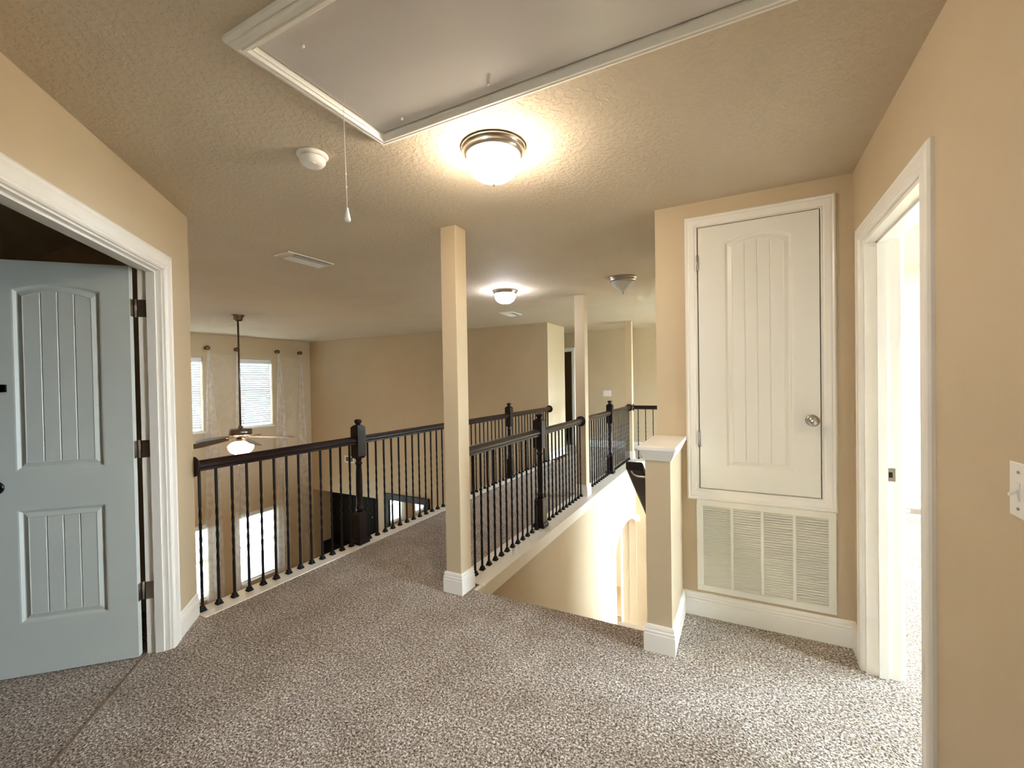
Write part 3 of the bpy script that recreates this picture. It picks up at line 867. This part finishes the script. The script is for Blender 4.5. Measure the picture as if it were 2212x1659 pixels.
# back doorway casing
def FB(u, o, z): return (u, YB-o, z)
casing('trim_15', FB, DB[0], DB[1], 0, DB[3], 0.068)
bj = MB().box(DB[0], DB[0]+JT, YB, YB+.12, 0, DB[3]-JT).box(DB[1]-JT, DB[1], YB, YB+.12, 0, DB[3]-JT).box(DB[0], DB[1], YB, YB+.12, DB[3]-JT, DB[3])
struct('trim_16', bj, 'trim')
obj('strike_plate', MB().box(DB[1]-JT-.003, DB[1]-JT-.0002, YB+.05, YB+.085, 1.10, 1.20), 'nickel', label='tiny strike plate in the far dark doorway', cat='strike plate')
# lower doorway beyond the arch
def FE(u, o, z): return (u, YE-o, z)
casing('trim_17', FE, EDR[0], EDR[1], ZL, EDR[3], 0.035)

# ------------------------------------------------------------------ attic hatch
AX0, AX1, AY0, AY1 = -1.342, 0.17, 0.766, 1.420
ah = empty('attic_hatch', ((AX0+AX1)/2, (AY0+AY1)/2, H), 'large attic hatch panel with moulded white frame on the ceiling', 'attic hatch')
AP = [(0, 0), (0, .012), (.007, .022), (.012, .018), (.018, .028), (.030, .033), (.034, .027), (.038, .033), (.046, .033), (.052, .022), (.056, .025), (.060, .018), (.060, 0)]
crn = [(AX0, AY0, 1, 1), (AX1, AY0, -1, 1), (AX1, AY1, -1, -1), (AX0, AY1, 1, -1), (AX0, AY0, 1, 1)]
obj('hatch_frame', MB().loft([[(x+a*d, y+b*d, H-.0005-o_) for d, o_ in AP] for x, y, a, b in crn], closed=True, caps=False), 'trim', ah)
pn = .066
obj('hatch_panel', MB().box(AX0+pn, AX1-pn, AY0+pn, AY1-pn, H-.012, H-.0008), 'hatch', ah, bevel=.001)
obj('hatch_gap', MB().box(AX0+.059, AX1-.059, AY0+.059, AY1-.059, H-.004, H-.0004), 'dark_gap', ah)
for x, y in ((-1.15, .89), (-1.14, 1.31), (-.75, 1.30)):
    obj('bolt', MB().lathe((x, y, H-.022), [(.002, 0), (.005, .001), (.006, .004), (.004, .010)], 12), 'plastic', ah)
pc = obj('pull_cord', MB().tube([(-1.218, 1.10, H-.012), (-1.217, 1.10, 2.3), (-1.214, 1.10, 2.15), (-1.211, 1.10, 2.012)], .0013, 6).lathe((-1.2135, 1.10, 2.13), [(.0015, 0), (.0032, .002), (.0015, .006)], 8).lathe((-1.2125, 1.10, 2.085), [(.0015, 0), (.0032, .002), (.0015, .006)], 8), 'plastic', ah, label='thin white pull cord')
obj('cord_pull', MB().lathe((-1.21, 1.10, 1.968), [(.002, .0), (.010, .001), (.0105, .008), (.007, .026), (.0045, .038), (.0035, .046), (.0015, .048)], 16), 'plastic', pc, label='white bell-shaped pull')

# ------------------------------------------------------------------ smoke detector
sd = empty('smoke_detector', (-1.69, 1.345, H), 'round white smoke detector on the ceiling left of the pull cord', 'smoke detector')
obj('base_plate', MB().lathe((-1.69, 1.345, H), [(.004, -.0005), (.066, -.0005), (.067, -.006), (.062, -.012), (.052, -.015)], 40), 'plastic', sd)
obj('slot_ring', MB().lathe((-1.69, 1.345, H), [(.050, -.014), (.050, -.021)], 32), 'dark_gap', sd)
obj('cover', MB().lathe((-1.69, 1.345, H), [(.054, -.017), (.056, -.022), (.054, -.034), (.045, -.046), (.025, -.050), (.002, -.050)], 40), 'plastic', sd)
obj('test_button', MB().lathe((-1.665, 1.33, H-.052), [(.009, 0), (.009, .004)], 14), 'plastic', sd)

# ------------------------------------------------------------------ flush ceiling lamps
def flush(x, y, glass, label, pw=2.6, rr=.118):
    r = empty('flush_lamp', (x, y, H), label, 'ceiling light', 'flush ceiling lights with nickel rings')
    obj('ring', MB().lathe((x, y, H), [(.05, -.0005), (.140, -.0005), (.142, -.008), (.138, -.014), (.132, -.018), (.133, -.026), (.124, -.038), (.117, -.044), (.113, -.040), (.112, -.02)], 48), 'nickel', r)
    g = [(rr, -.042)]
    for k in range(1, 15):
        u = k/14
        g.append((max(.006, rr*(1-u**pw)**(.5 if pw > 2 else 1)), -.042-.106*u))
    obj('glass_bowl', MB().lathe((x, y, H), g, 48), glass, r)
    obj('finial', MB().lathe((x, y, H-.145), [(.008, 0), (.011, -.004), (.006, -.010), (.007, -.016), (.004, -.022), (.001, -.028)], 16), 'nickel', r)
flush(-.955, 1.69, 'lamp_warm', 'lit warm flush ceiling light nearest the camera beside the attic hatch')
flush(-2.355, 4.38, 'lamp_cool', 'lit cool white flush ceiling light over the bridge')
flush(-1.045, 4.455, 'lamp_off', 'unlit flush ceiling light with grey frosted glass over the stairwell', 1.7, .113)

# ------------------------------------------------------------------ ceiling registers and wall vents
def register(x0, x1, y0, y1, label):
    r = empty('ceiling_vent', ((x0+x1)/2, (y0+y1)/2, H), label, 'air vent', 'ceiling air vents')
    b = .018; z = H-.0005
    f = MB().box(x0, x1, y0, y0+b, z-.008, z).box(x0, x1, y1-b, y1, z-.008, z).box(x0, x0+b, y0+b, y1-b, z-.008, z).box(x1-b, x1, y0+b, y1-b, z-.008, z)
    obj('vent_frame', f, 'plastic', r)
    obj('duct_backing', MB().box(x0+b, x1-b, y0+b, y1-b, z-.001, z), 'dark_gap', r)
    v = MB(); nn = 5
    for i in range(nn):
        xx = x0+b+(x1-x0-2*b)*(i+.5)/nn; s = -1 if i < nn/2 else 1
        v.prism([(-.010*s, -.001), (.010*s, -.020), (.010*s, -.0215), (-.010*s, -.003)], lambda a, q: (xx+a, y0+b+.05, z+q), lambda a, q: (xx+a, y1-b, z+q))
    for i in range(4):
        yy = y0+b+.006+i*.012
        v.prism([(-.004, -.001), (.005, -.016), (.005, -.0175), (-.004, -.003)], lambda a, q: (x0+b, yy+a, z+q), lambda a, q: (x1-b, yy+a, z+q))
    obj('vent_blades', v, 'plastic', r)
register(-3.25, -3.06, 2.20, 2.63, 'white rectangular ceiling vent above the left railing, nearer one')
register(-3.18, -2.97, 5.71, 6.08, 'small white ceiling vent far back beyond the cool ceiling light')
wv = empty('wall_vent', (-7.935, YG, -.39), 'small white framed vent on the far great room wall', 'air vent')
wf = MB(); x0, x1, z0, z1 = -8.08, -7.79, -.39, -.23; b = .03
wf.box(x0, x1, YG-.01, YG-.0005, z0, z0+b).box(x0, x1, YG-.01, YG-.0005, z1-b, z1).box(x0, x0+b, YG-.01, YG-.0005, z0+b, z1-b).box(x1-b, x1, YG-.01, YG-.0005, z0+b, z1-b)
obj('vent_frame', wf, 'plastic', wv)
wb = MB()
for k in range(4): wb.box(x0+b, x1-b, YG-.008, YG-.003, z0+b+.010+k*.026, z0+b+.014+k*.026)
obj('vent_blades', wb, 'nickel', wv)
obj('duct_backing', MB().box(x0+b, x1-b, YG-.002, YG-.0005, z0+b, z1-b), 'filter', wv)

# ------------------------------------------------------------------ ceiling fan
fx, fy = -6.45, 3.81
cf = empty('ceiling_fan', (fx, fy, H), 'ceiling fan with lit globe hanging on a long rod in the great room', 'ceiling fan')
obj('canopy', MB().lathe((fx, fy, H), [(.02, -.0005), (.088, -.0005), (.088, -.008), (.078, -.016), (.062, -.045), (.056, -.075), (.040, -.092), (.02, -.096)], 32), 'fan_metal', cf)
obj('downrod', MB().lathe((fx, fy, 0), [(.0125, .80), (.0125, H-.085)], 14), 'bronze', cf)
obj('motor_housing', MB().lathe((fx, fy, 0), [(.02, .83), (.028, .82), (.032, .785), (.13, .782), (.147, .775), (.147, .700), (.135, .692), (.06, .680), (.055, .64)], 40), 'fan_metal', cf)
def blade(ang):
    mb = MB(); pitch = math.radians(-15)
    pts = [(.20, -.055), (.35, -.068), (.58, -.078), (.66, -.068), (.70, -.03), (.705, 0), (.70, .03), (.66, .068), (.58, .078), (.35, .068), (.20, .055)]
    def fn(off):
        def g(r_, s):
            z = .650 + s*math.sin(pitch) + off - (r_-.2)*.10; s2 = s*math.cos(pitch)
            return (fx+r_*math.cos(ang)-s2*math.sin(ang), fy+r_*math.sin(ang)+s2*math.cos(ang), z)
        return g
    mb.prism(pts, fn(0), fn(.006))
    iron = MB(); 
    iron.prism([(.10, -.012), (.20, -.02), (.27, -.035), (.27, .035), (.20, .02), (.10, .012)], fn(-.004), fn(-.001))
    return mb, iron
for k in range(5):
    m1, m2 = blade(math.radians(57+72*k))
    b1 = obj('fan_blade', m1, 'blade_wood', cf); obj('blade_iron', m2, 'nickel', b1)
g = [(.055, .64), (.075, .63), (.08, .60), (.06, .59)]
obj('light_fitter', MB().lathe((fx, fy, 0), g, 28), 'nickel', cf)
obj('glass_globe', MB().lathe((fx, fy, 0), [(.078, .595), (.13, .575), (.165, .535), (.160, .49), (.130, .445), (.07, .412), (.004, .402)], 36), 'lamp_fan', cf)
obj('pull_chain', MB().tube([(fx-.03, fy-.02, .41), (fx-.03, fy-.02, .275)], .0015, 6).lathe((fx-.03, fy-.02, .25), [(.003, 0), (.012, .006), (.012, .016), (.003, .026)], 12), 'plastic', cf)

# ------------------------------------------------------------------ mirror on the far lower wall
mr = empty('wall_mirror', (-6.26, YG-.02, -2.25), 'dark framed mirror on the far wall reflecting window and curtains', 'mirror')
x0, x1, z0, z1 = -6.86, -5.66, -2.25, -.965; b = .13
obj('mirror_frame', MB().box(x0, x1, YG-.045, YG-.001, z1-b, z1).box(x0, x1, YG-.045, YG-.001, z0, z0+b).box(x0, x0+b, YG-.045, YG-.001, z0+b, z1-b).box(x1-b, x1, YG-.045, YG-.001, z0+b, z1-b), 'newel_wood', mr, bevel=.008)
obj('mirror_glass', MB().box(x0+b-.005, x1-b+.005, YG-.02, YG-.001, z0+b-.005, z1-b+.005), 'mirror', mr)

# dark cabinet in the lower opening
dc = empty('dark_cabinet', (-8.2, 8.0, ZL), 'large black wooden cabinet in the opening at the foot of the far wall', 'cabinet')
obj('cabinet_body', MB().box(-9.15, -6.95, 7.62, 8.2, ZL, -1.06), 'dark_cab', dc)
obj('cabinet_base', MB().box(-9.15, -6.95, 7.35, 7.619, ZL, -2.45), 'dark_cab', dc, bevel=.005)
for k in range(3):
    xa = -9.13+.73*k
    dr = obj('cabinet_door', MB().box(xa, xa+.71, 7.598, 7.619, -2.43, -1.09), 'dark_cab', dc, bevel=.004)
    obj('door_pull', MB().lathe((xa+.66, 7.598, -1.75), [(.012, 0), (.014, -.015), (.002, -.022)], 14, axis='y'), 'nickel', dr)

# ------------------------------------------------------------------ switch plates far away
bs = empty('light_switch', (-2.465, YB, 1.06), 'white three-gang switch plate on the far back wall', 'light switch')
obj('switch_plate', MB().box(-2.55, -2.38, YB-.007, YB-.0005, 1.062, 1.182), 'plastic', bs, bevel=.002)
for k in range(3): obj('rocker', MB().box(-2.53+.05*k, -2.50+.05*k, YB-.011, YB-.007, 1.09, 1.155), 'plastic', bs)
th = empty('doorbell_box', (-1.585, YE, -1.04), 'small white box low on the stairwell end wall above the arch', 'chime box')
obj('box_body', MB().box(-1.617, -1.555, YE-.03, YE-.0005, -1.04, -.93), 'plastic', th, bevel=.004)
